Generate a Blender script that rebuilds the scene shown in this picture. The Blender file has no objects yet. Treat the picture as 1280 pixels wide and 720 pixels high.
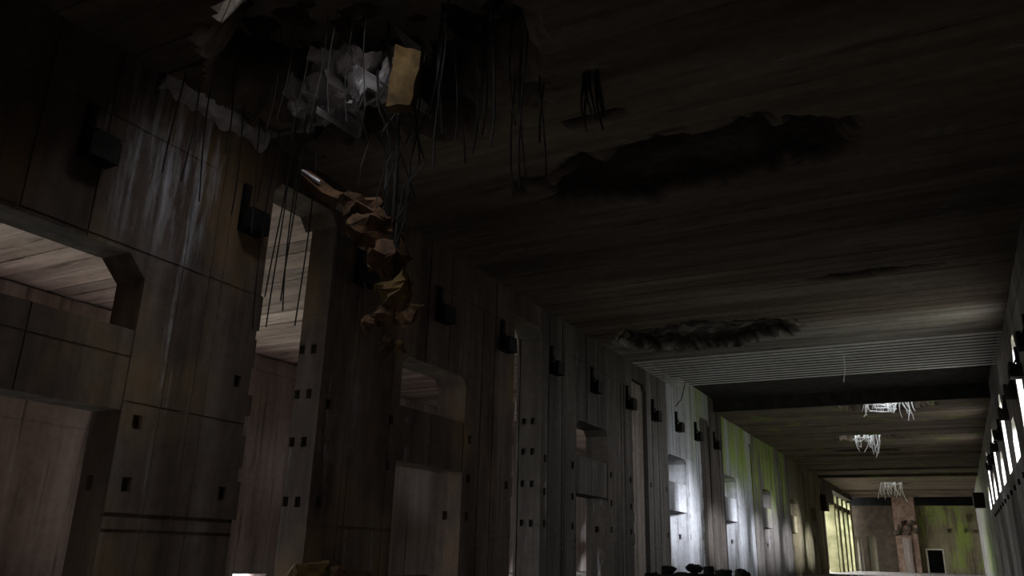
import bpy, bmesh, math, random
from mathutils import Vector, Matrix, noise

# ------------------------------------------------------------------ camera, sky, exposure
S = bpy.context.scene
C = S.collection
cam_data = bpy.data.cameras.new('camera')
cam = bpy.data.objects.new('camera', cam_data); C.objects.link(cam)
cam_data.sensor_width = 36.0
cam_data.lens = 36.0 * 1000 / 1280
cam_data.clip_end = 600
cam.matrix_world = Matrix(((0.88259725, 0.12407866, 0.45346067, 0),
                           (0.46938396, -0.28688165, -0.83509138, 0),
                           (0.02647253, 0.94989652, -0.31144148, 2.0),
                           (0, 0, 0, 1)))
S.camera = cam

SKY = 20.0
w = bpy.data.worlds.new('overcast_sky'); S.world = w
w.use_nodes = True
bg = w.node_tree.nodes['Background']
bg.inputs['Color'].default_value = (0.86, 0.93, 1.0, 1)
bg.inputs['Strength'].default_value = SKY
sun_data = bpy.data.lights.new('hazy_sun', 'SUN')
sun_data.energy = 52.0; sun_data.angle = math.radians(10); sun_data.color = (.82, .88, 1.0)
sun = bpy.data.objects.new('hazy_sun', sun_data); C.objects.link(sun)
sun.rotation_euler = Vector((-21, 15.6, -4.9)).to_track_quat('-Z', 'Y').to_euler()
S.view_settings.view_transform = 'Standard'
S.view_settings.look = 'None'
S.view_settings.gamma = 1.0
S.view_settings.use_curve_mapping = False
S.view_settings.exposure = 0.0
S.cycles.max_bounces = 10
S.cycles.diffuse_bounces = 8
S.cycles.use_denoising = True
S.cycles.sample_clamp_indirect = 6.0


def portal(name, loc, look, sx, sy):
    """sky portal in an opening: only guides the sampling of the real sky"""
    l = bpy.data.lights.new(name, 'AREA'); l.shape = 'RECTANGLE'; l.size = sx; l.size_y = sy
    l.cycles.is_portal = True
    o = bpy.data.objects.new(name, l); C.objects.link(o)
    o.location = loc
    o.rotation_euler = Vector(look).to_track_quat('-Z', 'Z' if abs(look[2]) < .9 else 'Y').to_euler()


# ------------------------------------------------------------------ materials
def nt(name):
    m = bpy.data.materials.new(name); m.use_nodes = True
    t = m.node_tree; b = t.nodes['Principled BSDF']
    b.inputs['Roughness'].default_value = .9
    b.inputs['Specular IOR Level'].default_value = .2
    return m, t, b


def node(t, typ, **kw):
    n = t.nodes.new(typ)
    for k, v in kw.items(): setattr(n, k, v)
    return n


def nz(t, src, scale, size=1.0, detail=4, rough=.6):
    mp = node(t, 'ShaderNodeMapping'); mp.inputs['Scale'].default_value = scale
    t.links.new(src, mp.inputs['Vector'])
    n = node(t, 'ShaderNodeTexNoise'); n.inputs['Scale'].default_value = size
    n.inputs['Detail'].default_value = detail; n.inputs['Roughness'].default_value = rough
    t.links.new(mp.outputs[0], n.inputs['Vector'])
    return n.outputs['Fac']


def ramp(t, src, stops):
    r = node(t, 'ShaderNodeValToRGB')
    e = r.color_ramp.elements
    while len(e) < len(stops): e.new(.5)
    for x, (p, c) in zip(e, stops):
        x.position = p; x.color = (*c, 1) if len(c) == 3 else c
    t.links.new(src, r.inputs['Fac']); return r.outputs['Color']


def mix(t, a, b, fac, mode='MIX'):
    m = node(t, 'ShaderNodeMix', data_type='RGBA', blend_type=mode)
    for s, v in ((m.inputs['A'], a), (m.inputs['B'], b), (m.inputs['Factor'], fac)):
        if isinstance(v, (int, float)): s.default_value = v
        elif isinstance(v, tuple): s.default_value = (*v, 1)
        else: t.links.new(v, s)
    return m.outputs['Result']


def math_(t, op, a, b=0.0, c=0.0):
    m = node(t, 'ShaderNodeMath', operation=op)
    for i, v in enumerate((a, b, c)):
        if isinstance(v, (int, float)): m.inputs[i].default_value = v
        else: t.links.new(v, m.inputs[i])
    return m.outputs[0]


def band(t, src, lo0, lo1, hi0, hi1):
    a = node(t, 'ShaderNodeMapRange', interpolation_type='SMOOTHSTEP')
    t.links.new(src, a.inputs['Value']); a.inputs['From Min'].default_value = lo0; a.inputs['From Max'].default_value = lo1
    b = node(t, 'ShaderNodeMapRange', interpolation_type='SMOOTHSTEP')
    t.links.new(src, b.inputs['Value']); b.inputs['From Min'].default_value = hi0; b.inputs['From Max'].default_value = hi1
    b.inputs['To Min'].default_value = 1; b.inputs['To Max'].default_value = 0
    return math_(t, 'MULTIPLY', a.outputs[0], b.outputs[0])


def bump(t, b, h, strength=.5, dist=.05):
    n = node(t, 'ShaderNodeBump'); n.inputs['Strength'].default_value = strength; n.inputs['Distance'].default_value = dist
    t.links.new(h, n.inputs['Height']); t.links.new(n.outputs[0], b.inputs['Normal'])


def concrete(name, dark, mid, light, along='z', moss=None, streaks=True, tint=.35, ochre=False, lime=None):
    m, t, b = nt(name)
    co = node(t, 'ShaderNodeNewGeometry').outputs['Position']
    st = {'z': ((.9, .9, .10), (3.2, 3.2, .10), (1.5, 1.5, .07)),
          'x': ((.12, 1.1, 1.1), (.12, 3.5, 2), (.2, 1.4, 1.4)),
          'n': ((.7, .7, .7), (4, 4, 4), (1.6, 1.6, 1.6))}[along]
    a = nz(t, co, st[0], 1.0, 5); f = nz(t, co, st[1], 1.0, 3); g = nz(t, co, (2.3, 2.3, 2.3), 1.0, 6, .7)
    v = math_(t, 'ADD', math_(t, 'MULTIPLY', a, .62), math_(t, 'MULTIPLY', f, .14))
    v = math_(t, 'ADD', v, math_(t, 'MULTIPLY', g, .24))
    col = ramp(t, v, [(.33, dark), (.5, mid), (.66, light)])
    if ochre:
        q = nz(t, co, (.35, .35, .2), 1.0, 3)
        col = mix(t, col, (.26, .165, .075), math_(t, 'MULTIPLY', math_(t, 'SMOOTH_MIN', math_(t, 'MAXIMUM', math_(t, 'MULTIPLY_ADD', q, 6, -3.0), 0), 1, .1), .55))
    if streaks:
        s = nz(t, co, st[2], 1.3, 6, .7)
        k = node(t, 'ShaderNodeMapRange'); t.links.new(s, k.inputs['Value'])
        k.inputs['From Min'].default_value = .60; k.inputs['From Max'].default_value = .76
        sm = node(t, 'ShaderNodeMapRange'); t.links.new(nz(t, co, (1.1, 1.1, .45), 1.0, 5, .75), sm.inputs['Value'])
        sm.inputs['From Min'].default_value = .44; sm.inputs['From Max'].default_value = .62
        col = mix(t, col, (.60, .58, .58), math_(t, 'MULTIPLY', math_(t, 'MULTIPLY', k.outputs[0], sm.outputs[0]), .8))
        if lime:    # calcite runs below the torn roof edge
            sp = node(t, 'ShaderNodeSeparateXYZ'); t.links.new(co, sp.inputs[0])
            lm = math_(t, 'MULTIPLY', band(t, sp.outputs['Y'], *lime[0]), band(t, sp.outputs['Z'], *lime[1]))
            k3 = node(t, 'ShaderNodeMapRange'); t.links.new(nz(t, co, (2.2, 2.2, .22), 1.4, 5, .7), k3.inputs['Value'])
            k3.inputs['From Min'].default_value = .46; k3.inputs['From Max'].default_value = .68
            col = mix(t, col, (.50, .47, .50), math_(t, 'MULTIPLY', math_(t, 'MULTIPLY', lm, k3.outputs[0]), .85))
        s2 = nz(t, co, tuple(q * 1.3 for q in st[2]), 1.1, 3)
        k2 = node(t, 'ShaderNodeMapRange'); t.links.new(s2, k2.inputs['Value'])
        k2.inputs['From Min'].default_value = .58; k2.inputs['From Max'].default_value = .72
        col = mix(t, col, (.05, .04, .035), math_(t, 'MULTIPLY', k2.outputs[0], .7))
    oi = node(t, 'ShaderNodeObjectInfo').outputs['Random']
    br = math_(t, 'MULTIPLY_ADD', oi, tint, 1 - tint / 2)
    hv = node(t, 'ShaderNodeHueSaturation'); t.links.new(col, hv.inputs['Color']); t.links.new(br, hv.inputs['Value'])
    col = hv.outputs[0]
    if moss:
        sp = node(t, 'ShaderNodeSeparateXYZ'); t.links.new(co, sp.inputs[0])
        fy = band(t, sp.outputs['Y'], *moss[0]); fz = band(t, sp.outputs['Z'], *moss[1])
        mk = nz(t, co, (.5, .5, .12), 1.0, 4)
        mm = node(t, 'ShaderNodeMapRange'); t.links.new(mk, mm.inputs['Value'])
        mm.inputs['From Min'].default_value = moss[2]; mm.inputs['From Max'].default_value = moss[2] + .14
        fac = math_(t, 'MULTIPLY', math_(t, 'MULTIPLY', fy, fz), mm.outputs[0])
        col = mix(t, col, (.22, .28, .055), math_(t, 'MULTIPLY', fac, .95))
    # bare aggregate where the surface has broken away
    at = node(t, 'ShaderNodeAttribute', attribute_name='spall')
    agg = ramp(t, nz(t, co, (5, 5, 5), 1, 5, .75), [(.35, (.012, .009, .007)), (.65, (.07, .05, .04))])
    col = mix(t, col, agg, at.outputs['Fac'])
    t.links.new(col, b.inputs['Base Color'])
    h = math_(t, 'ADD', math_(t, 'MULTIPLY', f, .6), math_(t, 'MULTIPLY', g, .7))
    bump(t, b, h, .6, .06)
    return m


def plain(name, c0, c1, scale=3.0, rough=.9, metal=0.0, bs=.5):
    m, t, b = nt(name)
    co = node(t, 'ShaderNodeNewGeometry').outputs['Position']
    n = nz(t, co, (scale,) * 3, 1, 6, .7)
    t.links.new(ramp(t, n, [(.35, c0), (.65, c1)]), b.inputs['Base Color'])
    b.inputs['Roughness'].default_value = rough; b.inputs['Metallic'].default_value = metal
    bump(t, b, n, bs, .05)
    return m


M = {}
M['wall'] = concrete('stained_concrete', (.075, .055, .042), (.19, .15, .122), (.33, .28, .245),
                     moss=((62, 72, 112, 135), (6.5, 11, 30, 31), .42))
M['wall_near'] = concrete('brown_soiled_dim_concrete', (.038, .024, .018), (.10, .069, .054), (.18, .138, .12), ochre=True, lime=((10.8, 11.6, 14.0, 15.2), (8.2, 11.5, 20, 21)))  # brown soiling, darkened further to stand for the dim near hall
M['wall_pale'] = concrete('sunlit_bay_concrete', (.13, .12, .115), (.33, .325, .33), (.48, .48, .49), moss=((58, 70, 112, 135), (6.5, 11, 30, 31), .40))  # paler, cooler copy for the sunlit bays: light put into the colour
M['wall_dark'] = concrete('shaded_soiled_concrete', (.03, .024, .019), (.062, .05, .041), (.12, .10, .086))  # darker copy for dim bays: shade put into the colour, plus soiling
M['wall_mid'] = concrete('grey_brown_concrete', (.06, .05, .043), (.125, .108, .095), (.20, .18, .16), moss=((70, 80, 112, 135), (5, 9, 30, 31), .45))  # mid-dark tone with moss, before and beyond the palest bays
M['wall_right'] = concrete('grey_stained_concrete', (.11, .095, .08), (.29, .265, .235), (.44, .41, .37),
                           moss=((95, 110, 140, 150), (0, 1, 20, 21), .45))
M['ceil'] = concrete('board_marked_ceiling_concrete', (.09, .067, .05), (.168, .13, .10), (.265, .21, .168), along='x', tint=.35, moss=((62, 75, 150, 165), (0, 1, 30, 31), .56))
M['ceil_pale'] = concrete('lit_board_marked_concrete', (.15, .13, .11), (.28, .25, .22), (.42, .38, .34), along='x', tint=.3)  # lighter slabs: light bounced up from the windows put into the colour
M['side'] = concrete('side_room_concrete', (.17, .13, .115), (.35, .275, .25), (.50, .42, .395), tint=.2)
M['side_ceil'] = concrete('side_room_board_marked_concrete', (.24, .18, .16), (.46, .365, .335), (.64, .54, .51), along='x', tint=.5)
M['far'] = concrete('mossy_far_concrete', (.08, .062, .035), (.17, .14, .08), (.28, .24, .15), moss=((170, 171, 190, 191), (0, 2, 20, 21), .46))
M['reveal'] = M['wall']
M['chunk'] = concrete('broken_concrete', (.20, .18, .175), (.46, .43, .43), (.68, .65, .65), along='n', streaks=False, tint=.3)
M['rust_chunk'] = plain('rust_stained_concrete', (.028, .014, .008), (.135, .066, .028), 2.2)
M['tan'] = plain('ochre_plaster', (.06, .034, .012), (.155, .09, .028), 1.8)
M['iron'] = plain('dark_iron', (.008, .007, .006), (.022, .018, .015), 4, .8)
M['wire'] = plain('dark_wire', (.012, .010, .009), (.03, .024, .021), 6, .8)
M['rebar'] = plain('daylit_white_rebar', (.72, .71, .69), (.88, .87, .84), 4, .8)  # near white: the daylight on the bars is put into their colour
M['rubble'] = plain('dark_rubble', (.012, .010, .009), (.05, .042, .035), 2, .95)
M['earth'] = plain('damp_floor', (.10, .085, .072), (.23, .20, .17), .8, .85)
M['ground'] = plain('outdoor_ground', (.16, .17, .12), (.34, .34, .26), .3)
M['recess_shade'] = plain('shaded_recess_concrete', (.022, .019, .016), (.06, .052, .045), 1.2)  # shade inside the ceiling recesses put into a dark colour
M['roof'] = plain('roof_concrete', (.10, .085, .07), (.2, .17, .15), .6)
M['moss'] = plain('mossy_bank', (.12, .12, .05), (.36, .33, .18), .35)
M['slat'] = plain('pale_beam_concrete', (.62, .60, .56), (.82, .80, .76), 1.2)
M['brown'] = plain('brown_stained_concrete', (.026, .02, .013), (.07, .05, .033), .8)
M['rusty_wall'] = plain('rust_washed_concrete', (.10, .06, .04), (.26, .17, .125), .8)
M['frame'] = plain('door_surround_lit_recess', (.38, .34, .24), (.55, .5, .36), 2)  # door surround, also the slit backing with its lit look in the colour
M['void'] = plain('unlit_void_black', (.008, .007, .006), (.02, .018, .016), 2)  # near black, standing for the unlit space behind the end wall


# ------------------------------------------------------------------ mesh helpers
class MB:
    def __init__(s): s.v = []; s.f = []
    def quad(s, a, b, c, d):
        i = len(s.v); s.v += [tuple(a), tuple(b), tuple(c), tuple(d)]; s.f.append((i, i + 1, i + 2, i + 3))
    def poly(s, pts):
        i = len(s.v); s.v += [tuple(p) for p in pts]; s.f.append(tuple(range(i, i + len(pts))))
    def box(s, x0, x1, y0, y1, z0, z1):
        i = len(s.v)
        s.v += [(x, y, z) for z in (z0, z1) for y in (y0, y1) for x in (x0, x1)]
        for f in ((0, 2, 3, 1), (4, 5, 7, 6), (0, 1, 5, 4), (2, 6, 7, 3), (0, 4, 6, 2), (1, 3, 7, 5)):
            s.f.append(tuple(i + k for k in f))
    def prism_x(s, yz, x0, x1):
        """polygon in the Y-Z plane extruded along X"""
        n = len(yz); i = len(s.v)
        s.v += [(x0, y, z) for y, z in yz] + [(x1, y, z) for y, z in yz]
        s.f.append(tuple(range(i + n - 1, i - 1, -1))); s.f.append(tuple(range(i + n, i + 2 * n)))
        for k in range(n):
            s.f.append((i + k, i + (k + 1) % n, i + n + (k + 1) % n, i + n + k))
    def tube(s, pts, r, n=5, r1=None):
        pts = [Vector(p) for p in pts]; i = len(s.v); m = len(pts)
        for k, p in enumerate(pts):
            d = (pts[min(k + 1, m - 1)] - pts[max(k - 1, 0)])
            if d.length < 1e-6: d = Vector((0, 0, 1))
            d.normalize()
            a = d.orthogonal().normalized() if abs(d.z) > .9 else d.cross(Vector((0, 0, 1))).normalized()
            b = d.cross(a)
            rr = r if r1 is None else r + (r1 - r) * k / (m - 1)
            for q in range(n):
                an = 2 * math.pi * q / n
                s.v.append(tuple(p + a * math.cos(an) * rr + b * math.sin(an) * rr))
        for k in range(m - 1):
            for q in range(n):
                s.f.append((i + k * n + q, i + k * n + (q + 1) % n, i + (k + 1) * n + (q + 1) % n, i + (k + 1) * n + q))
        s.f.append(tuple(range(i + n - 1, i - 1, -1))); s.f.append(tuple(range(i + (m - 1) * n, i + m * n)))
    def cells(s, P, u, v, n, us, vs, rects):
        """relief face: rects = (u0,u1,v0,v1,depth) sunk below the plane; depth None leaves a hole"""
        P, u, v, n = Vector(P), Vector(u), Vector(v), Vector(n)
        us = sorted(set(us) | {r[i] for r in rects for i in (0, 1) if us[0] <= r[i] <= us[-1]})
        vs = sorted(set(vs) | {r[i] for r in rects for i in (2, 3) if vs[0] <= r[i] <= vs[-1]})
        def dep(a, b):
            d = 0.0
            for r in rects:
                if r[0] <= a <= r[1] and r[2] <= b <= r[3]:
                    if r[4] is None: return None
                    d = max(d, r[4]) if d >= 0 and r[4] >= 0 else r[4]
            return d
        D = [[dep((us[i] + us[i + 1]) / 2, (vs[j] + vs[j + 1]) / 2) for j in range(len(vs) - 1)] for i in range(len(us) - 1)]
        pt = lambda a, b, d: P + u * a + v * b - n * d
        for i in range(len(us) - 1):
            for j in range(len(vs) - 1):
                d = D[i][j]
                if d is None: continue
                a0, a1, b0, b1 = us[i], us[i + 1], vs[j], vs[j + 1]
                s.quad(pt(a0, b0, d), pt(a1, b0, d), pt(a1, b1, d), pt(a0, b1, d))
                if i + 1 < len(us) - 1 and D[i + 1][j] is not None and D[i + 1][j] != d:
                    e = D[i + 1][j]; s.quad(pt(a1, b0, d), pt(a1, b0, e), pt(a1, b1, e), pt(a1, b1, d))
                if j + 1 < len(vs) - 1 and D[i][j + 1] is not None and D[i][j + 1] != d:
                    e = D[i][j + 1]; s.quad(pt(a0, b1, d), pt(a1, b1, d), pt(a1, b1, e), pt(a0, b1, e))
    def build(s, name, mat, parent=None, loc=None, **props):
        me = bpy.data.meshes.new(name); me.from_pydata(s.v, [], s.f); me.update()
        bm = bmesh.new(); bm.from_mesh(me)
        bmesh.ops.remove_doubles(bm, verts=bm.verts, dist=1e-4)
        bmesh.ops.recalc_face_normals(bm, faces=bm.faces); bm.to_mesh(me); bm.free()
        me.materials.append(M[mat])
        return link(name, me, parent, loc, **props)


def link(name, me, parent=None, loc=None, **props):
    o = bpy.data.objects.new(name, me); C.objects.link(o)
    if parent: o.parent = parent
    if loc: o.location = loc
    for k, v in props.items(): o[k] = v
    return o


def root(name, loc=(0, 0, 0), **props):
    o = bpy.data.objects.new(name, None); C.objects.link(o); o.location = loc
    o.empty_display_size = .3
    for k, v in props.items(): o[k] = v
    return o


def hull(seed, sx, sy, sz, n=22, rough=.12, cuts=2):
    """an angular broken lump with a rough torn surface"""
    r = random.Random(seed)
    bm = bmesh.new()
    for _ in range(n):
        p = Vector((r.gauss(0, 1), r.gauss(0, 1), r.gauss(0, 1))).normalized() * r.uniform(.75, 1.1)
        bm.verts.new(Vector((max(-.72, min(.72, p.x)) * sx, max(-.72, min(.72, p.y)) * sy, max(-.72, min(.72, p.z)) * sz)) * 1.15)
    bmesh.ops.convex_hull(bm, input=bm.verts)
    bmesh.ops.delete(bm, geom=[v for v in bm.verts if not v.link_faces], context='VERTS')
    if cuts:
        bmesh.ops.subdivide_edges(bm, edges=bm.edges, cuts=cuts, use_grid_fill=True)
        bmesh.ops.triangulate(bm, faces=bm.faces)
        a = rough * min(sx, sy, sz) * 2
        for v in bm.verts:
            q = v.co * (1.6 / max(.2, min(sx, sy, sz))) + Vector((seed, 0, 0))
            v.co += noise.noise_vector(q) * a
    bmesh.ops.recalc_face_normals(bm, faces=bm.faces)
    me = bpy.data.meshes.new('lump'); bm.to_mesh(me); bm.free()
    return me


def rough_slab(seed, sx, sy, sz, a=.05):
    r = random.Random(seed); bm = bmesh.new()
    for x in (-1, 1):
        for y in (-1, 1):
            for z in (-1, 1): bm.verts.new((x * sx * r.uniform(.85, 1.1), y * sy * r.uniform(.85, 1.1), z * sz * r.uniform(.92, 1.08)))
    bmesh.ops.convex_hull(bm, input=bm.verts)
    bmesh.ops.subdivide_edges(bm, edges=bm.edges, cuts=5, use_grid_fill=True)
    bmesh.ops.triangulate(bm, faces=bm.faces)
    for v in bm.verts: v.co += noise.noise_vector(v.co * 3 + Vector((seed, 0, 0))) * a
    bmesh.ops.recalc_face_normals(bm, faces=bm.faces)
    me = bpy.data.meshes.new('slab'); bm.to_mesh(me); bm.free(); return me


def lump(name, seed, size, loc, mat, parent=None, rot=(0, 0, 0), n=22, rough=.12, cuts=2, **props):
    me = hull(seed, *size, n=n, rough=rough, cuts=cuts); me.materials.append(M[mat]); me.name = name
    o = link(name, me, parent, loc, **props); o.rotation_euler = rot
    return o


def fbm(x, y, z=0.0, s=1.0):
    return noise.fractal(Vector((x * s, y * s, z)), 1.0, 2.0, 4)


random.seed(7)
TR, TS = 2.1, 1.5                            # the outer walls are very thick
XL, XR, T = -17.58, 3.5, 1.4        # hall faces of the two long walls, wall thickness
CE, TOP = 14.0, 16.2                # ceiling underside, underside of the thick roof
XB, SC = -37.5, 13.3                # back wall and ceiling of the side room
PER = 16.2

# ------------------------------------------------------------------ floor and grounds
b = MB(); b.box(-43, XR + TR, -6, 190, -.4, 0); b.build('floor', 'earth', kind='structure', label='dark damp concrete floor of the ruined hall')
b = MB(); b.box(XR + TR, 160, -40, 300, -1.0, -.3); b.build('ground_east', 'ground', kind='structure')
b = MB(); b.box(-160, -43, -40, 300, -1.0, -.3); b.build('ground_west', 'ground', kind='structure')

# ------------------------------------------------------------------ left wall
wall_left = root('wall_left', kind='structure', label='thick stained concrete wall with tall slots and stacked openings')


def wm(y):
    return 'wall_near' if y < 34 else 'wall_dark' if y < 51 else 'wall_mid' if y < 56 else 'wall_pale' if y < 84 else 'wall_mid' if y < 104 else 'far'


def pier(y0, y1, slot_near=False, slot_far=False, seed=0, mat=None, ztop=TOP, T=1.4):
    """wall panel between two openings; slot_near / slot_far: that end faces a tall slot"""
    r = random.Random(seed); m = MB()
    rects = [(y0, y1, 2.15, 2.23, .06), (y0, y1, 2.5, 2.6, .08), (y0, y1, 5.1 + r.uniform(-.1, .1), 5.24, .02), (y0, y1, 9.0, 9.05, .03), (y0, y1, 12.2, 12.26, .03)]
    for _ in range(3):
        yy = r.uniform(y0 + .4, y1 - .5); wd = r.choice((.05, .07, .3))
        rects.append((yy, yy + wd, 0, r.choice((16.2, 12.2)), .04))
    for z in (3.1, 4.6, 6.2):
        for yy in (y0 + .35, y1 - .6):
            if r.random() < .75: rects.append((yy, yy + .26, z, z + .34, .22))
    m.cells((XL, 0, 0), (0, 1, 0), (0, 0, 1), (1, 0, 0), [y0, y1], [0, ztop], rects)
    m.quad((XL - T, y0, 0), (XL - T, y0, ztop), (XL - T, y1, ztop), (XL - T, y1, 0))
    for yy, n, slot in ((y0, -1, slot_far), (y1, 1, slot_near)):
        rc = []
        if slot:
            for z in (3.1, 4.95, 6.5, 8.0):
                rc += [(.35, .57, z, z + .32, .25), (.85, 1.07, z + .02, z + .32, .25)]
            rc += [(1.2, 1.26, 0, 12.6, .06), (0, 1.4, 9.3, 9.36, .03)]
        else:
            rc += [(.6, .84, 3.1, 3.45, .25), (.0, 1.4, 2.5, 2.56, .02)]
        m.cells((XL, yy, 0), (-1, 0, 0), (0, 0, 1), (0, n, 0), [0, T], [0, ztop], rc)
    m.quad((XL, y0, ztop), (XL, y1, ztop), (XL - T, y1, ztop), (XL - T, y0, ztop))
    if slot_near:        # ragged edge with keyed blocks on the near side of the slot
        z = 2.6
        while z < 9:
            h = r.uniform(.5, 1.1); d = r.uniform(.06, .22)
            m.box(XL - T * r.uniform(.25, .5), XL - .01, y1 - .02, y1 + d, z, z + h)
            z += h + r.uniform(.2, .8)
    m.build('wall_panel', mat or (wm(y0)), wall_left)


def gusset(ya, yb, za, zb, x0=XL - 1.4, x1=XL - .004):
    """triangular chamfer in an upper corner: right angle at (ya, zb)"""
    m = MB(); m.prism_x([(ya, za), (yb, zb), (ya, zb)], x0, x1)
    m.build('corner_gusset', wm(ya), wall_left)


def stack_opening(y0, y1, seed, T=1.4, ch=.35):
    r = random.Random(seed + 50)
    m = MB(); m.cells((XL, 0, 0), (0, 1, 0), (0, 0, 1), (1, 0, 0), [y0, y1], [8.9, TOP],
                      [(y0, y1, 9.0, 9.05, .03), (y0, y1, 12.2, 12.26, .03), (y0 + 1.4, y0 + 1.5, 8.9, 16.2, .04), (y0 + 3.1, y0 + 3.16, 8.9, 16.2, .04)])
    m.quad((XL - T, y0, 8.9), (XL - T, y0, TOP), (XL - T, y1, TOP), (XL - T, y1, 8.9))
    m.quad((XL, y0, 8.9), (XL, y1, 8.9), (XL - T, y1, 8.9), (XL - T, y0, 8.9))
    m.build('lintel', wm(y0), wall_left)
    m = MB(); m.cells((XL - .05, 0, 0), (0, 1, 0), (0, 0, 1), (1, 0, 0), [y0 - .01, y1 + .01], [5.0, 7.0],
                      [(y0 + 2.2, y0 + 2.26, 5, 7, .04), (y0, y1, 6.3, 6.34, .02)])
    xb = XL - T + .1
    for z in (5.0, 7.0): m.quad((XL - .05, y0 - .01, z), (XL - .05, y1 + .01, z), (xb, y1 + .01, z), (xb, y0 - .01, z))
    m.quad((xb, y0 - .01, 5), (xb, y1 + .01, 5), (xb, y1 + .01, 7), (xb, y0 - .01, 7))
    m.build('cross_beam', wm(y0), wall_left)
    gusset(y1 + .005, y1 - ch, 8.9 - ch, 8.905, XL - T); gusset(y0 - .005, y0 + ch, 8.9 - ch, 8.905, XL - T)


def slot_head(y0, y1):
    m = MB(); m.box(XL - T, XL, y0, y1, 12.9, TOP); m.build('lintel', wm(y0), wall_left)
    gusset(y1 + .005, y1 - .35, 12.45, 12.905); gusset(y0 - .005, y0 + .3, 12.5, 12.905)


pier(-6, 7.75, seed=1)
for k in range(0, 8):
    o = PER * k
    n0 = dict(T=1.1) if k == 0 else {}
    e = .3 if k == 0 else 0
    stack_opening(7.75 + o, 12.35 + e + o, k, ch=.55 if k == 0 else .35, **n0)
    pier(12.35 + e + o, 16.6 + o, slot_near=True, seed=10 + k, **n0)
    slot_head(16.6 + o, 19.6 + o)
    if k >= 2:      # the farther slots are walled up
        dp = .30 if k == 2 else .10
        m = MB(); m.cells((XL - dp, 0, 0), (0, 1, 0), (0, 0, 1), (1, 0, 0), [16.6 + o, 19.6 + o], [0, 13], [(18.0 + o, 18.06 + o, 0, 13, .04), (16.6 + o, 19.6 + o, 8.2, 8.26, .04)])
        m.quad((XL - T, 16.6 + o, 0), (XL - T, 19.6 + o, 0), (XL - T, 19.6 + o, 13), (XL - T, 16.6 + o, 13))
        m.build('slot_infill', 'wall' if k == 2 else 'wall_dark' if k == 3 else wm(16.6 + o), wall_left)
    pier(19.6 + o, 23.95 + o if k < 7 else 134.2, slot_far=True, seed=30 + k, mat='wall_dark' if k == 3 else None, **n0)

# far end of the left wall: piers that stand in the daylight
for y0, y1, t in ((146.4, 147.6, 1.5), (150.6, 153.4, .5), (157.0, 159.6, .45), (163.6, 166.2, .5), (170.0, 173.0, 1.0)):
    m = MB(); m.box(XL - t, XL, y0, y1, 0, 12.3); m.build('wall_post', 'moss', wall_left)
m = MB(); m.box(XL - T, XL, 134.2, 146.5, 10.6, TOP); m.build('lintel', 'brown', wall_left)
m = MB(); m.box(XL - T, XL, 146.5, 175, 13.0, TOP); m.build('lintel', 'brown', wall_left)
m = MB(); m.box(XL - .8, XL - .1, 147.6, 171.8, 10.2, 11.0); m.build('lintel', 'brown', wall_left)

# ------------------------------------------------------------------ right wall
wall_right = root('wall_right', kind='structure', label='dark grey concrete wall pierced by tall bright slots')
WIN = []
for k in range(0, 4):
    o = PER * k
    WIN.append((43.2 + o, 46.1 + o, 7.55, 12.5)); WIN.append((51.1 + o, 54.6 + o, 7.5, 9.75))
edges = [-6, 42]
y = -6
def wpanel(y0, y1, seed):
    """one panel of the right wall with its share of the openings, as thick as the real wall"""
    r = random.Random(seed)
    wins = [q for q in WIN if q[0] >= y0 and q[1] <= y1]
    m = MB()
    ho = [(a, b_, c, d, None) for a, b_, c, d in wins]
    rel = [(y0, y1, 2.3, 2.38, .06), (y0, y1, 2.7, 2.78, .06), (y0, y1, 12.9, 12.96, .03)]
    for _ in range(3):
        yy = r.uniform(y0 + .3, y1 - .4); rel.append((yy, yy + .25, 0, 7.2, .08))
    us = [y0, y1]; vs = [0, TOP]
    m.cells((XR, 0, 0), (0, 1, 0), (0, 0, 1), (-1, 0, 0), us, vs, ho + rel)
    m.cells((XR + TR, 0, 0), (0, 1, 0), (0, 0, 1), (1, 0, 0), us, vs, ho)
    for a, b_, c, d in wins:
        m.quad((XR, a, c), (XR + TR, a, c), (XR + TR, b_, c), (XR, b_, c)); m.quad((XR, a, d), (XR + TR, a, d), (XR + TR, b_, d), (XR, b_, d))
        m.quad((XR, a, c), (XR, a, d), (XR + TR, a, d), (XR + TR, a, c)); m.quad((XR, b_, c), (XR, b_, d), (XR + TR, b_, d), (XR + TR, b_, c))
    m.build('wall_panel', 'wall_right', wall_right)
    for a, b_, c, d in wins:
        for q, g in ((b_, -.9), (a, .9)):
            m = MB(); m.prism_x([(q, d - 1.1 * abs(g)), (q + g, d + .01), (q, d + .01)], XR + .01, XR + TR - .01); m.build('corner_gusset', 'wall_right', wall_right)


wpanel(-6, 14, 1); wpanel(14, 28, 2); wpanel(28, 42.2, 3)
for k in range(6):
    wpanel(42.2 + PER * k, 50.3 + PER * k, 5 + k); wpanel(50.3 + PER * k, 58.4 + PER * k, 15 + k)
wpanel(139.4, 190, 40)
for k in range(12):     # row of short bolt stubs below the windows
    yy = 46 + k * 4.2
    m = MB(); m.box(XR - .12, XR + .02, yy, yy + .4, 6.3, 6.6); m.build('bolt_stub', 'iron', wall_right)

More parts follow.
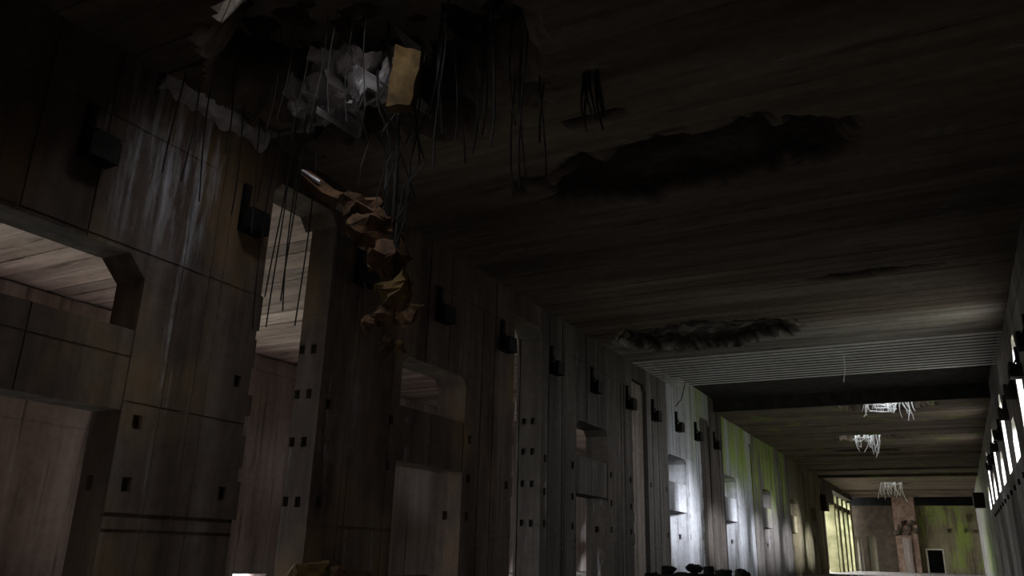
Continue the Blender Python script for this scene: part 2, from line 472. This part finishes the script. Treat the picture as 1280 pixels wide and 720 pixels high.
# ------------------------------------------------------------------ main ceiling with broken-out places
# x, y, rx, ry, depth, seed, hole radius fraction (0 = no hole)
SPALL = [(-6.3, 23.2, 5.6, 2.1, .55, 3, 0), (-11.6, 44.5, 5.6, 3.0, .7, 9, 0),
         (-12.3, 14.5, 5.0, 3.9, 3.2, 21, 0),
         (-3.8, 71.6, 3.6, 2.6, 2.4, 31, .42), (-7.1, 91.0, 3.4, 2.6, 2.4, 41, .40), (-8.5, 147.6, 3.0, 2.4, 2.4, 51, .5),
         (-8.0, 101.5, 4.5, 1.6, .35, 61, 0), (-2.0, 36.5, 2.6, .5, .25, 71, 0), (-7.8, 19.2, 1.1, .3, .3, 81, 0)]
SHAFT = [(-13.5, -10.2, 10.2, 13.3), (-5.8, -1.6, 69.6, 73.2), (-9.0, -5.0, 89.0, 92.6), (-10.2, -6.8, 146.2, 148.8)]


def spall(x, y):
    d = 0.0; hole = False; bare = 0.0
    for cx, cy, rx, ry, dep, sd, hf in SPALL:
        ux, uy = (x - cx) / rx, (y - cy) / ry
        if abs(ux) > 1.7 or abs(uy) > 1.7: continue
        q = math.hypot(ux, uy) + .30 * fbm(x, y, sd, .55) + (.06 if dep > 3 else .14) * fbm(x, y, sd + 5, 1.9)
        if q < 1:
            e = min(1, (1 - q) / (.3 if dep > 3 else .16))
            d = max(d, dep * e * (.75 + .35 * fbm(x, y, sd + 9, 1.2)))
            bare = max(bare, min(1, e * 1.3) * (1.0 if q > .45 or hf or dep > 1 else .35 + .65 * (q / .45) ** 2))
            if hf and q < hf: hole = True
            if dep > 1.9 and not hf and -13.5 < x < -10.2 and 10.2 < y < 13.3: hole = True
    return d, bare, hole


ceiling = root('ceiling', kind='structure', label='board marked concrete ceiling with spalled dark patches')


def slab(y0, y1, zoff, mat='ceil', step=.25, x0=XL, x1=XR, parent=ceiling, name='ceiling_slab', broken=True, joint=.03):
    nx = max(2, int((x1 - x0) / step)); ys = [y0 + .0, y0 + joint]
    ny = max(1, int(round((y1 - y0) / .25)))
    ys += [y0 + joint + (y1 - y0 - 2 * joint) * k / ny for k in range(1, ny)] + [y1 - joint, y1]
    v = []; f = []; col = []; dead = set()
    for j, yy in enumerate(ys):
        ed = .05 if j in (0, len(ys) - 1) else 0
        for i in range(nx + 1):
            xx = x0 + (x1 - x0) * i / nx
            d, ba, h = spall(xx, yy) if broken else (0, 0, False)
            if h: dead.add(len(v))
            v.append((xx, yy, CE + zoff + ed + min(d, 2.25) + .008 * fbm(xx * 2, yy * 2))); col.append(ba)
    n1 = nx + 1
    for j in range(len(ys) - 1):
        for i in range(nx):
            q = (j * n1 + i, (j + 1) * n1 + i, (j + 1) * n1 + i + 1, j * n1 + i + 1)
            if sum(t in dead for t in q) < 2: f.append(q)
    me = bpy.data.meshes.new(name); me.from_pydata(v, [], f); me.update()
    a = me.attributes.new('spall', 'FLOAT', 'POINT'); a.data.foreach_set('value', col)
    me.materials.append(M[mat]); return link(name, me, parent)


rr = random.Random(3)
y = -6.0
while y < 49.2:
    wd = min(rr.choice((.8, .95, 1.1)), 49.3 - y)
    if wd < .3: wd = 49.3 - y
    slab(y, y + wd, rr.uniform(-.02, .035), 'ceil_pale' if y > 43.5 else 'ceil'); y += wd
    if y > 49.25: break
y = 70.2
while y < 171.9:
    wd = min(rr.choice((1.2, 1.5, 1.8)), 172.0 - y)
    slab(y, y + wd, rr.uniform(-.03, .05), step=.35); y += wd
    if y > 171.8: break
# exposed beams where the underside has fallen away, then a deeper bay with its shade in the colour
for k in range(12):
    yy = 49.35 + k * .77
    m = MB(); m.box(XL, XR, yy, yy + .40, CE - .02 + .004 * k, CE + .02); m.build('slat', 'slat', ceiling)
m = MB(); m.box(XL, XR, 49.3, 58.2, CE + .7, CE + .9); m.build('recess_panel', 'recess_shade', ceiling)
m = MB(); m.box(XL, XR, 58.2, 70.2, CE + 1.1, CE + 1.3); m.box(XL, XR, 69.95, 70.2, CE - .02, CE + 1.2); m.build('recess_panel', 'recess_shade', ceiling)
for yy, h, zz in ((104.0, .35, .5), (122.0, .25, .4), (131.0, .4, .6), (160.0, .35, .5), (171.6, .5, .6)):
    m = MB(); m.box(XL, XR, yy, yy + zz, CE - h, CE + .1); m.build('ceiling_rib', 'ceil', ceiling)

# roof mass above, left open only over the broken shafts
xs = sorted({-43.0, -19.2, XR + TR} | {s for q in SHAFT for s in q[:2]}); ysr = sorted({-6.2, 128.3, 190.0} | {s for q in SHAFT for s in q[2:]})
m = MB()
for i in range(len(xs) - 1):
    for j in range(len(ysr) - 1):
        cx, cy = (xs[i] + xs[i + 1]) / 2, (ysr[j] + ysr[j + 1]) / 2
        if any(q[0] < cx < q[1] and q[2] < cy < q[3] for q in SHAFT): continue
        if cy > 128 and cx < -19.2: continue
        m.box(xs[i], xs[i + 1], ysr[j], ysr[j + 1], TOP, TOP + 2.2)
m.build('roof', 'roof', kind='structure')
for q, nm in zip(SHAFT, 'abcd'):
    portal('sky_portal', ((q[0] + q[1]) / 2, (q[2] + q[3]) / 2, TOP + 2.3), (0, 0, -1), q[1] - q[0], q[3] - q[2])
for a, b_, c, d in WIN:
    portal('sky_portal', (XR + TR + .05, (a + b_) / 2, (c + d) / 2), (-1, 0, 0), b_ - a, d - c)

# ------------------------------------------------------------------ side room behind the left wall
m = MB()
SW = [(13.0, 17.6, 2.0, 10.0), (26.6, 32.4, 1.6, 11.0), (36.0, 38.7, .04, .26), (61, 64.2, 2, 9), (77, 80.4, 2, 9), (93.4, 96.6, 2, 9), (109.6, 112.8, 2, 9)]
ho = [(*q, None) for q in SW] + [(34.5, 41.2, 4.0, 4.06, .05), (17, 27, 7.1, 7.16, .05), (-6, 128, 9.6, 9.66, .03)]
m.cells((XB, 0, 0), (0, 1, 0), (0, 0, 1), (1, 0, 0), [-6, 128], [0, TOP], ho)
m.cells((XB - TS, 0, 0), (0, 1, 0), (0, 0, 1), (-1, 0, 0), [-6, 128], [0, TOP], [(*q, None) for q in SW])
for a, b_, c, d in SW:
    for z in (c, d): m.quad((XB, a, z), (XB - TS, a, z), (XB - TS, b_, z), (XB, b_, z))
    for yy in (a, b_): m.quad((XB, yy, c), (XB, yy, d), (XB - TS, yy, d), (XB - TS, yy, c))
    portal('sky_portal', (XB - TS - .05, (a + b_) / 2, (c + d) / 2), (1, 0, 0), b_ - a, d - c)
wall_side = m.build('wall_side', 'side', kind='structure')
side_ceiling = root('ceiling_side', kind='structure', label='pale board marked ceiling of the side room')
rr = random.Random(5); y = -6.0
while y < 127:
    wd = rr.choice((.7, .9, 1.1, 1.3)) * (1 if y < 70 else 2.5)
    z = SC + rr.uniform(-.05, .05)
    m = MB(); m.box(XB, XL - T, y + .01, y + wd - .01, z, z + .15); m.build('board', 'side_ceil', side_ceiling); y += wd
m = MB(); m.box(XB - .05, XB + .25, -6, 128, 12.35, 13.2); m.build('trim_1', 'side', kind='structure')
for yy, nm in ((-6.2, 'wall_near'), (128.0, 'wall_partition')):
    m = MB()
    if yy < 0:
        m.box(-43, -9.7, yy - 4.5, yy + .3, 0, TOP); m.box(-6.6, XR + TR, yy - 4.5, yy + .3, 0, TOP); m.box(-9.7, -6.6, yy - 4.5, yy + .3, 3.1, TOP); m.box(-9.7, -6.6, yy - 4.5, yy, -.4, 0)  # added doorway behind the camera, out of view, to brighten the near hall
        portal('sky_portal', (-8.15, yy - 4.6, 1.55), (0, 1, 0), 3.1, 3.1)
    else: m.box(-43, XL - T, yy, yy + .3, 0, TOP)
    m.build(nm, 'side', kind='structure')

# ------------------------------------------------------------------ far end
wall_far = root('wall_far', kind='structure', label='stained end wall with a dark doorway')
YF = 175.0
m = MB()
m.cells((0, YF, 0), (1, 0, 0), (0, 0, 1), (0, -1, 0), [-6.6, XR], [0, 12.1],
        [(-5.4, -2.9, 0, 4.1, None), (-1.6, -.8, 7.3, 8.0, .5), (1.1, 1.9, 7.3, 8.0, .5), (2.6, 3.4, 7.2, 7.9, .5), (-6.2, -3.4, 8.4, 10.2, .4), (1.9, 3.3, 9.2, 10.6, .5), (-6.6, XR, 6.2, 6.28, .06), (-6.6, XR, 11.2, 11.25, .05)])
m.quad((-6.6, YF + 1.2, 0), (-6.6, YF + 1.2, 12.1), (-5.4, YF + 1.2, 12.1), (-5.4, YF + 1.2, 0)); m.quad((-6.6, YF, 12.1), (XR, YF, 12.1), (XR, YF + 1.2, 12.1), (-6.6, YF + 1.2, 12.1))
m.build('wall_panel', 'far', wall_far)
m = MB()
m.cells((0, YF, 0), (1, 0, 0), (0, 0, 1), (0, -1, 0), [-18.2, -10.4], [0, 12.1],
        [(-15.5, -14.0, 0, 6.5, None), (-17.6, -17.1, 0, 6.2, None), (-16.7, -16.4, 0, 6.0, None), (-18.2, -10.4, 7.1, 7.2, .06), (-12.4, -12.3, 0, 12.1, .05)])
m.quad((-18.2, YF, 12.1), (-10.4, YF, 12.1), (-10.4, YF + 1.2, 12.1), (-18.2, YF + 1.2, 12.1))
for xx in (-15.5, -14.0, -17.6, -17.1): m.quad((xx, YF, 0), (xx, YF, 6.5), (xx, YF + 1.2, 6.5), (xx, YF + 1.2, 0))
m.build('wall_panel', 'brown', wall_far)
m = MB(); m.box(-18.2, -13.2, YF + 2.2, YF + 2.5, 0, 6.6); m.build('wall_panel', 'frame', wall_far)  # pale backing: the lit look of the slits is put into its colour
m = MB(); m.box(-20.2, -18.2, YF - .3, YF + 1, 6.3, 12.1); m.box(-19.0, -18.6, YF, YF + 1, 0, 6.4); m.build('wall_panel', 'moss', wall_far)
m = MB(); m.box(-10.4, -6.6, YF - 1.2, YF + .6, 0, 16.2); m.build('pilaster', 'rusty_wall', wall_far)
m = MB(); m.box(-9.3, -7.8, YF - 1.5, YF - 1.1, 0, 6.2); m.build('pilaster', 'wall', wall_far)
for k in range(7):
    lump('broken_brick', 300 + k, (.8, .4, .6), (-10 + .55 * k, YF - 1.3, 7.0 + (k * 37 % 11) * .22), 'brown', wall_far, (k, k * 2, k))
door = root('door_1', (-4.15, YF - .05, 0), kind='structure', label='dark doorway with a thin pale surround in the end wall')
for x0, x1, z0, z1 in ((-1.5, -1.25, 0, 4.35), (1.25, 1.5, 0, 4.35), (-1.5, 1.5, 4.1, 4.35)):
    m = MB(); m.box(x0, x1, -.08, .4, z0, z1); m.build('door_frame', 'frame', door)
m = MB(); m.box(-30, XR + T, 189.4, 190.0, 0, 18); m.build('void_backdrop', 'void', kind='structure')  # added dark sheet standing in for the unlit void
m = MB(); m.box(-30.0, -29.0, 128.5, 189, 0, 7.5); bank = m.build('wall_bank', 'moss', kind='structure', label='moss covered bank wall in daylight beyond the posts')
portal('sky_portal', (-19.6, 153, 7), (1, 0, 0), 40, 13)
m = MB(); m.box(-20.4, -20.0, 176.2, 189.6, 0, TOP); m.build('light_block_wall', 'void', kind='structure')  # added wall, only there to keep daylight out of the void
m = MB(); m.box(2.3, XR + .02, 118, 120, 8.6, 10.4); m.build('wall_box', 'brown', wall_right)
m = MB(); m.box(XL - .02, XL + .8, 131.5, 134.0, 8.9, 11.2); m.build('wall_box', 'brown', wall_left)

# ------------------------------------------------------------------ brackets on both walls
def bracket(name, x, y, z, side, label, group, s=1.0):
    o = root(name, (x, y, z), label=label, category='bracket', group=group)
    m = MB(); m.box(-.04, .16, -.36, -.14, -.35, 1.05); m.build('upright', 'iron', o)
    m = MB(); m.box(-.04, .5, -.36, .42, -.42, .14); m.box(.34, .5, -.30, .36, .13, .26); m.build('shelf_block', 'iron', o)
    m = MB(); m.tube([(.1, -.25, .55), (.34, -.25, .12)], .045, 6); m.build('brace', 'iron', o)
    o.rotation_euler = (0, 0, 0 if side == 'l' else math.pi)
    return o


LB = [(10.6, 'nearest, above the chamfered opening at the far left'), (15.7, 'second, beside the nearest tall slot'), (21.1, 'third, on the panel past the nearest tall slot'),
      (26.3, 'fourth, above the second stacked opening'), (31.7, 'fifth, just before the second tall slot'), (37.1, 'sixth, just past the second tall slot'),
      (42.5, 'seventh, above the third stacked opening'), (48.3, 'eighth, just before the round topped third slot'), (53.4, 'ninth, right of the round topped third slot'),
      (58.8, 'tenth, above the bluish lit opening'), (64.0, 'eleventh, near the start of the green streaks'), (69.8, 'twelfth, before the mossy panel')]
for y, t in LB:
    bracket('wall_bracket', XL, y, 11.15, 'l', 'dark iron L-shaped bracket on left wall, ' + t, 'iron brackets along the left wall')
RB = [(36.4, 'nearest, right of the ribbed ceiling band'), (42.2, 'second from camera, beside top of nearest bright slot'), (47.6, 'third from camera, past top of nearest bright slot'),
      (54.9, 'fourth from camera, between the first two tall slots'), (64.4, 'fifth from camera, past top of second tall slot'), (71.0, 'sixth from camera, well past the second tall slot'),
      (80.2, 'seventh from camera, by the third tall slot'), (85.6, 'farthest, smallest in the row')]
for y, t in RB:
    bracket('wall_bracket', XR, y, 10.45, 'r', 'dark iron bracket jutting from right wall, ' + t, 'iron brackets along the right wall')

# ------------------------------------------------------------------ broken roof hole near the camera
CH = [((-16.6, 15.5, 15.5), (.95, .5, .55)), ((-16.9, 15.9, 14.7), (.7, .5, .4)), ((-14.7, 15.4, 15.75), (.8, .4, .55)), ((-15.3, 15.6, 14.95), (.55, .4, .35)),
      ((-13.9, 15.4, 15.35), (.75, .35, .7)), ((-13.1, 15.4, 15.0), (.5, .4, .6)), ((-12.5, 15.5, 14.75), (.45, .4, .5)), ((-15.9, 15.6, 14.45), (.45, .4, .3)),
      ((-13.5, 15.6, 14.35), (.4, .35, .3)), ((-14.5, 15.7, 14.6), (.5, .4, .3)), ((-16.2, 15.9, 15.0), (.5, .4, .4)), ((-14.0, 15.8, 14.15), (.5, .4, .2)), ((-12.9, 15.8, 14.2), (.5, .4, .22)), ((-15.2, 15.9, 14.2), (.5, .4, .22))]
for i, (p, q) in enumerate(CH):
    lump('broken_block', 100 + i, q, p, 'chunk', ceiling, (.25 * math.sin(i * 2.0), .6 * math.sin(i * 1.3), .7 * math.sin(i)), n=11, rough=.2, cuts=3)
# the torn back face of the hole: a jagged sheet of broken concrete
v = []; f = []; nx, nz_ = 46, 22
for j in range(nz_ + 1):
    for i in range(nx + 1):
        x = -17.3 + 5.1 * i / nx; z = 13.95 + 2.3 * j / nz_
        p = Vector((x * .9, 3.0, z * 1.1))
        c = noise.voronoi(p, distance_metric='DISTANCE', exponent=2.5)
        blk = noise.cell(c[1][0] * 7.0)                      # every broken piece stands at its own depth and tilt
        y = 16.0 - .16 * j / nz_ - .75 * blk + .5 * (x * .9 - c[1][0].x) * (noise.cell(c[1][0] * 3.0) - .5) * 2 - .5 * (z * 1.1 - c[1][0].z) * noise.cell(c[1][0] * 5.0) + .10 * fbm(x, z, 6, 2.6)
        v.append((x, y, z))
for j in range(nz_):
    for i in range(nx):
        a = j * (nx + 1) + i; f.append((a, a + 1, a + nx + 2, a + nx + 1))
me = bpy.data.meshes.new('broken_face'); me.from_pydata(v, [], f); me.materials.append(M['chunk']); link('broken_face', me, ceiling)
# the torn edge of the roof resting on the wall
v = []; f = []
n = 40
for i in range(n + 1):
    y = 12.0 + 3.9 * i / n
    for (x, z) in ((.0, 13.6), (.25, 13.7), (.28, 14.1), (.0, 14.3)):
        v.append((XL + x * (1 + .5 * fbm(y * 3, z * 2, 4)) , y, z + .25 * fbm(y * 2, x * 5, 8)))
for i in range(n):
    for k in range(3):
        a = i * 4 + k; f.append((a, a + 1, a + 5, a + 4))
me = bpy.data.meshes.new('torn_ledge'); me.from_pydata(v, [], f); me.materials.append(M['chunk']); link('torn_ledge', me, wall_left)

# hanging wreckage: rust-stained lumps strung on bent bars
H = root('hanging_wreckage', (-12.2, 15, 14.2), label='rust brown concrete lumps strung on bent bars hanging from the roof hole', category='rubble')
def hl(p): return tuple(Vector(p) - Vector((-12.2, 15, 14.2)))
for i, (p, s, mt) in enumerate([((-12.9, 15, 10.5), (.8, .5, .5), 'rust_chunk'), ((-12.2, 15, 9.7), (.75, .5, .65), 'rust_chunk'), ((-11.5, 15, 8.9), (.65, .5, .7), 'rust_chunk'),
                                ((-11.3, 15, 7.9), (.55, .45, .6), 'tan'), ((-11.5, 15, 7.4), (.5, .4, .4), 'rust_chunk'), ((-11.0, 15, 7.3), (.45, .4, .3), 'rust_chunk'),
                                ((-11.5, 15, 6.6), (.22, .25, .4), 'rust_chunk'), ((-11.1, 15, 6.5), (.2, .2, .2), 'tan'), ((-12.0, 15, 7.2), (.3, .3, .25), 'rust_chunk')]):
    lump('concrete_lump', 200 + i, s, hl(p), mt, H, (.4 * i, .7 * i, i), n=13, rough=.24, cuts=3)
me = rough_slab(91, .36, .22, .80, .06); me.materials.append(M['tan']); o = link('ochre_slab', me, H, hl((-11.3, 14.6, 13.6)), label='upright ochre slab at the top of the wreckage'); o.rotation_euler = (.1, .12, .4)
m = MB(); m.tube([hl((-15.2, 15.5, 12.0)), hl((-14.2, 15.4, 11.2)), hl((-12.9, 15.1, 10.5))], .24, 6); m.build('beam_stub', 'rust_chunk', H)
m = MB(); m.tube([hl((-15.2, 15.3, 12.12)), hl((-14.4, 15.2, 11.55))], .06, 5); m.build('pale_bar', 'chunk', H)
m = MB(); m.tube([(-.4, .3, 2.6), (-.1, .1, .8), (.5, 0, -1.2), (.6, 0, -5.2)], .05, 6); m.build('hanger_bar', 'wire', H)
rr = random.Random(12)
for k in range(10):
    x = rr.uniform(-13.2, -10.8); pts = [hl((x, 15 + rr.uniform(-.3, .5), 14.6))]
    z = 14.2
    while z > rr.uniform(6.4, 10.5):
        z -= .9; x += rr.uniform(-.25, .25) + (-11.5 - x) * .12; pts.append(hl((x, 15 + rr.uniform(-.35, .35), z)))
    m = MB(); m.tube(pts, rr.uniform(.015, .035), 5); m.build('bent_bar', 'wire', H)


def cable(pts, r, label, grp, name='hanging_cable', mat='wire', cat='cable'):
    p0 = Vector(pts[0]); m = MB(); m.tube([tuple(Vector(p) - p0) for p in pts], r, 5)
    return m.build(name, mat, None, tuple(p0), label=label, category=cat, group=grp)


def droop(x, y, z0, z1, r, amp, curl=0):
    pts = []; n = 12; ph = r.uniform(0, 6)
    for k in range(n + 1):
        q = k / n
        pts.append((x + amp * math.sin(ph + q * 3.3) * q + curl * q * q, y + .3 * amp * math.cos(ph + q * 4) * q, z0 + (z1 - z0) * q))
    return pts


rr = random.Random(31)
g1 = 'wires in front of the nearest tall slot'
for k in range(6):
    cable(droop(-16.7 + .22 * k, 15.8 + rr.uniform(-.1, .2), 16.3, rr.uniform(7.6, 9.0), rr, .35, .25 * (k % 2)), .022, 'thin dark wire dangling across the nearest tall slot', g1)
g2 = 'wires over the streaked wall panel'
for k in range(7):
    cable(droop(XL + .5 + rr.uniform(0, .3), 12.2 + .55 * k, 16.3, rr.uniform(10.2, 12.4), rr, .3), .022, 'thin dark root-like wire hanging over the white streaked panel', g2)
g3 = 'strands under the dark cavity'
for k in range(16):
    cable(droop(rr.uniform(-11.0, -8.2), rr.uniform(15.0, 16.9), 16.3, rr.uniform(10.4, 12.8), rr, .25), .028, 'dark strand hanging from the black cavity right of the wreckage', g3)
g4 = 'wires across the broken blocks'
for k in range(7):
    x = -15.4 + .5 * k
    cable(droop(x, 14.1 + rr.uniform(-.2, .2), 16.3, rr.uniform(12.2, 13.2), rr, .25), .015, 'thin wire hanging in front of the pale broken blocks', g4)
# clump hanging near the top edge of the view
o = root('hanging_root_clump', (-7.0, 17, 14.3), label='ragged dark clump hanging alone from ceiling right of the cavity', category='debris')
for k in range(9):
    m = MB(); m.tube([tuple(Vector(p) - Vector((-7.0, 17, 14.3))) for p in droop(-7.0 + rr.uniform(-.25, .25), 17 + rr.uniform(-.2, .2), 14.4, rr.uniform(12.3, 13.6), rr, .18)], .06, 5, .02)
    m.build('strand', 'wire', o)
cable([(-4.87, 52.55, 14.1), (-4.9, 52.55, 13.2), (-5.05, 52.55, 12.4)], .03, 'short pale wire hanging from the ribbed ceiling band', 'wires under the ribbed band', mat='rebar')
cable([(-16.2, 57, 14.2), (-16.9, 58, 13.0), (-17.5, 58.5, 12.6)], .03, 'thin dark wire sagging from ribbed band to left wall', 'wires under the ribbed band')

# pale rebar bunches lit through the far holes
def tangle(name, cx, cy, wd, n, zlo, label, seed, skew=0.0):
    r = random.Random(seed); o = root(name, (cx, cy, CE + .6), label=label, category='rebar', group='bent bars below the far roof holes')
    for k in range(n):
        q = (k + .5) / n - .5; x = q * wd; l = r.uniform(.5, 1.0) * zlo * (.55 + .9 * abs(q + skew))
        pts = []; a = r.uniform(-.5, .5); y = r.uniform(-.3, .3)
        for j in range(7):
            s = j / 6
            pts.append((x + a * s * s * 1.4 + .12 * math.sin(5 * s + k), y - .35 * s + .15 * math.cos(4 * s + k), .5 - (l + .5) * s))
        m = MB(); m.tube(pts, r.uniform(.05, .10), 5, .03); m.build('bent_bar', 'rebar', o)
    for yy in (-.25, .3):
        m = MB(); m.tube([(-wd * .5 - 3.2, yy, -.25), (-wd * .5, yy, .2), (wd * .5, yy, .25), (wd * .5 + 3.2, yy, -.2)], .04, 5); m.build('anchor_bar', 'wire', o)
    for k in range(max(3, n // 5)):
        z = -r.uniform(.3, 1.0); x0 = r.uniform(-.5, 0) * wd; x1 = x0 + r.uniform(.3, .5) * wd
        m = MB(); m.tube([(x0, .1, z), ((x0 + x1) / 2, -.2, z - r.uniform(0, .25)), (x1, .0, z + r.uniform(-.2, .3))], .07, 5); m.build('cross_bar', 'rebar', o)


tangle('hanging_rebar_tangle', -3.8, 72.0, 3.4, 26, 2.0, 'widest white rebar tangle, hanging in the nearest of the far roof holes', 1, .1)
tangle('hanging_rebar_tangle', -7.1, 91.0, 2.6, 20, 2.6, 'small white rebar tangle under the middle far roof hole', 2, .2)
tangle('hanging_rebar_tangle', -8.6, 147.4, 3.4, 22, 4.0, 'grey white curtain of bars before the end wall', 3, 0)

# ------------------------------------------------------------------ rubble on the floor
def mound(x, y):
    e = math.exp(-((x + 10.2) / 4.6) ** 4) * math.exp(-((y - 33.5) / 6.0) ** 4)
    c = math.exp(-((x + 9.0) / 1.9) ** 6)
    return -.05 + e * (1.0 + .30 * c + .14 * fbm(x, y, 2, .7) + .16 * c * fbm(x, y, 3, 1.9))


v = []; f = []; nx, ny = 110, 60
for j in range(ny + 1):
    for i in range(nx + 1):
        x = -17.4 + 14.5 * i / nx; y = 24 + 18 * j / ny; v.append((x, y, mound(x, y)))
for j in range(ny):
    for i in range(nx):
        a = j * (nx + 1) + i; f.append((a, a + 1, a + nx + 2, a + nx + 1))
me = bpy.data.meshes.new('rubble_mound'); me.from_pydata(v, [], f); me.materials.append(M['rubble'])
link('rubble_mound', me, None, kind='stuff', label='long dark rubble mound across the hall floor', category='rubble')
STN = [(-11.3, .34, .2), (-10.6, .36, .24), (-9.0, .3, .24), (-8.35, .33, .33), (-7.65, .34, .26), (-6.95, .3, .2)]
for i, (x, a, c) in enumerate(STN):
    lump('rubble_stone', 400 + i, (a, a, c), (x, 33.6, mound(x, 33.6) + c * .6), 'rubble', None, (0, 0, i), label='dark angular stone on the crest of the rubble mound', category='stone', group='stones along the rubble crest')
o = root('capped_stub', (-9.64, 34.0, mound(-9.64, 34.0)), label='black mushroom shaped stub standing on top of rubble mound', category='stub')
m = MB(); m.tube([(0, 0, -.02), (0, 0, .25)], .14, 8); m.build('stem', 'rubble', o)
me = hull(77, .42, .35, .2, 30); me.materials.append(M['rubble']); link('cap', me, o, (0, 0, .36))
# rust-orange slab at the foot of the nearest slot
o = root('rusty_slab', (-16.4, 19.4, 0), label='rust orange broken slab leaning at the foot of nearest tall slot', category='debris')
lump('slab_body', 501, (.9, 2.2, 1.0), (0, 0, .55), 'rust_chunk', o, (0, .2, .2))
lump('slab_tip', 502, (.5, .9, .5), (.2, -1.0, 1.1), 'tan', o, (.2, .1, .2))
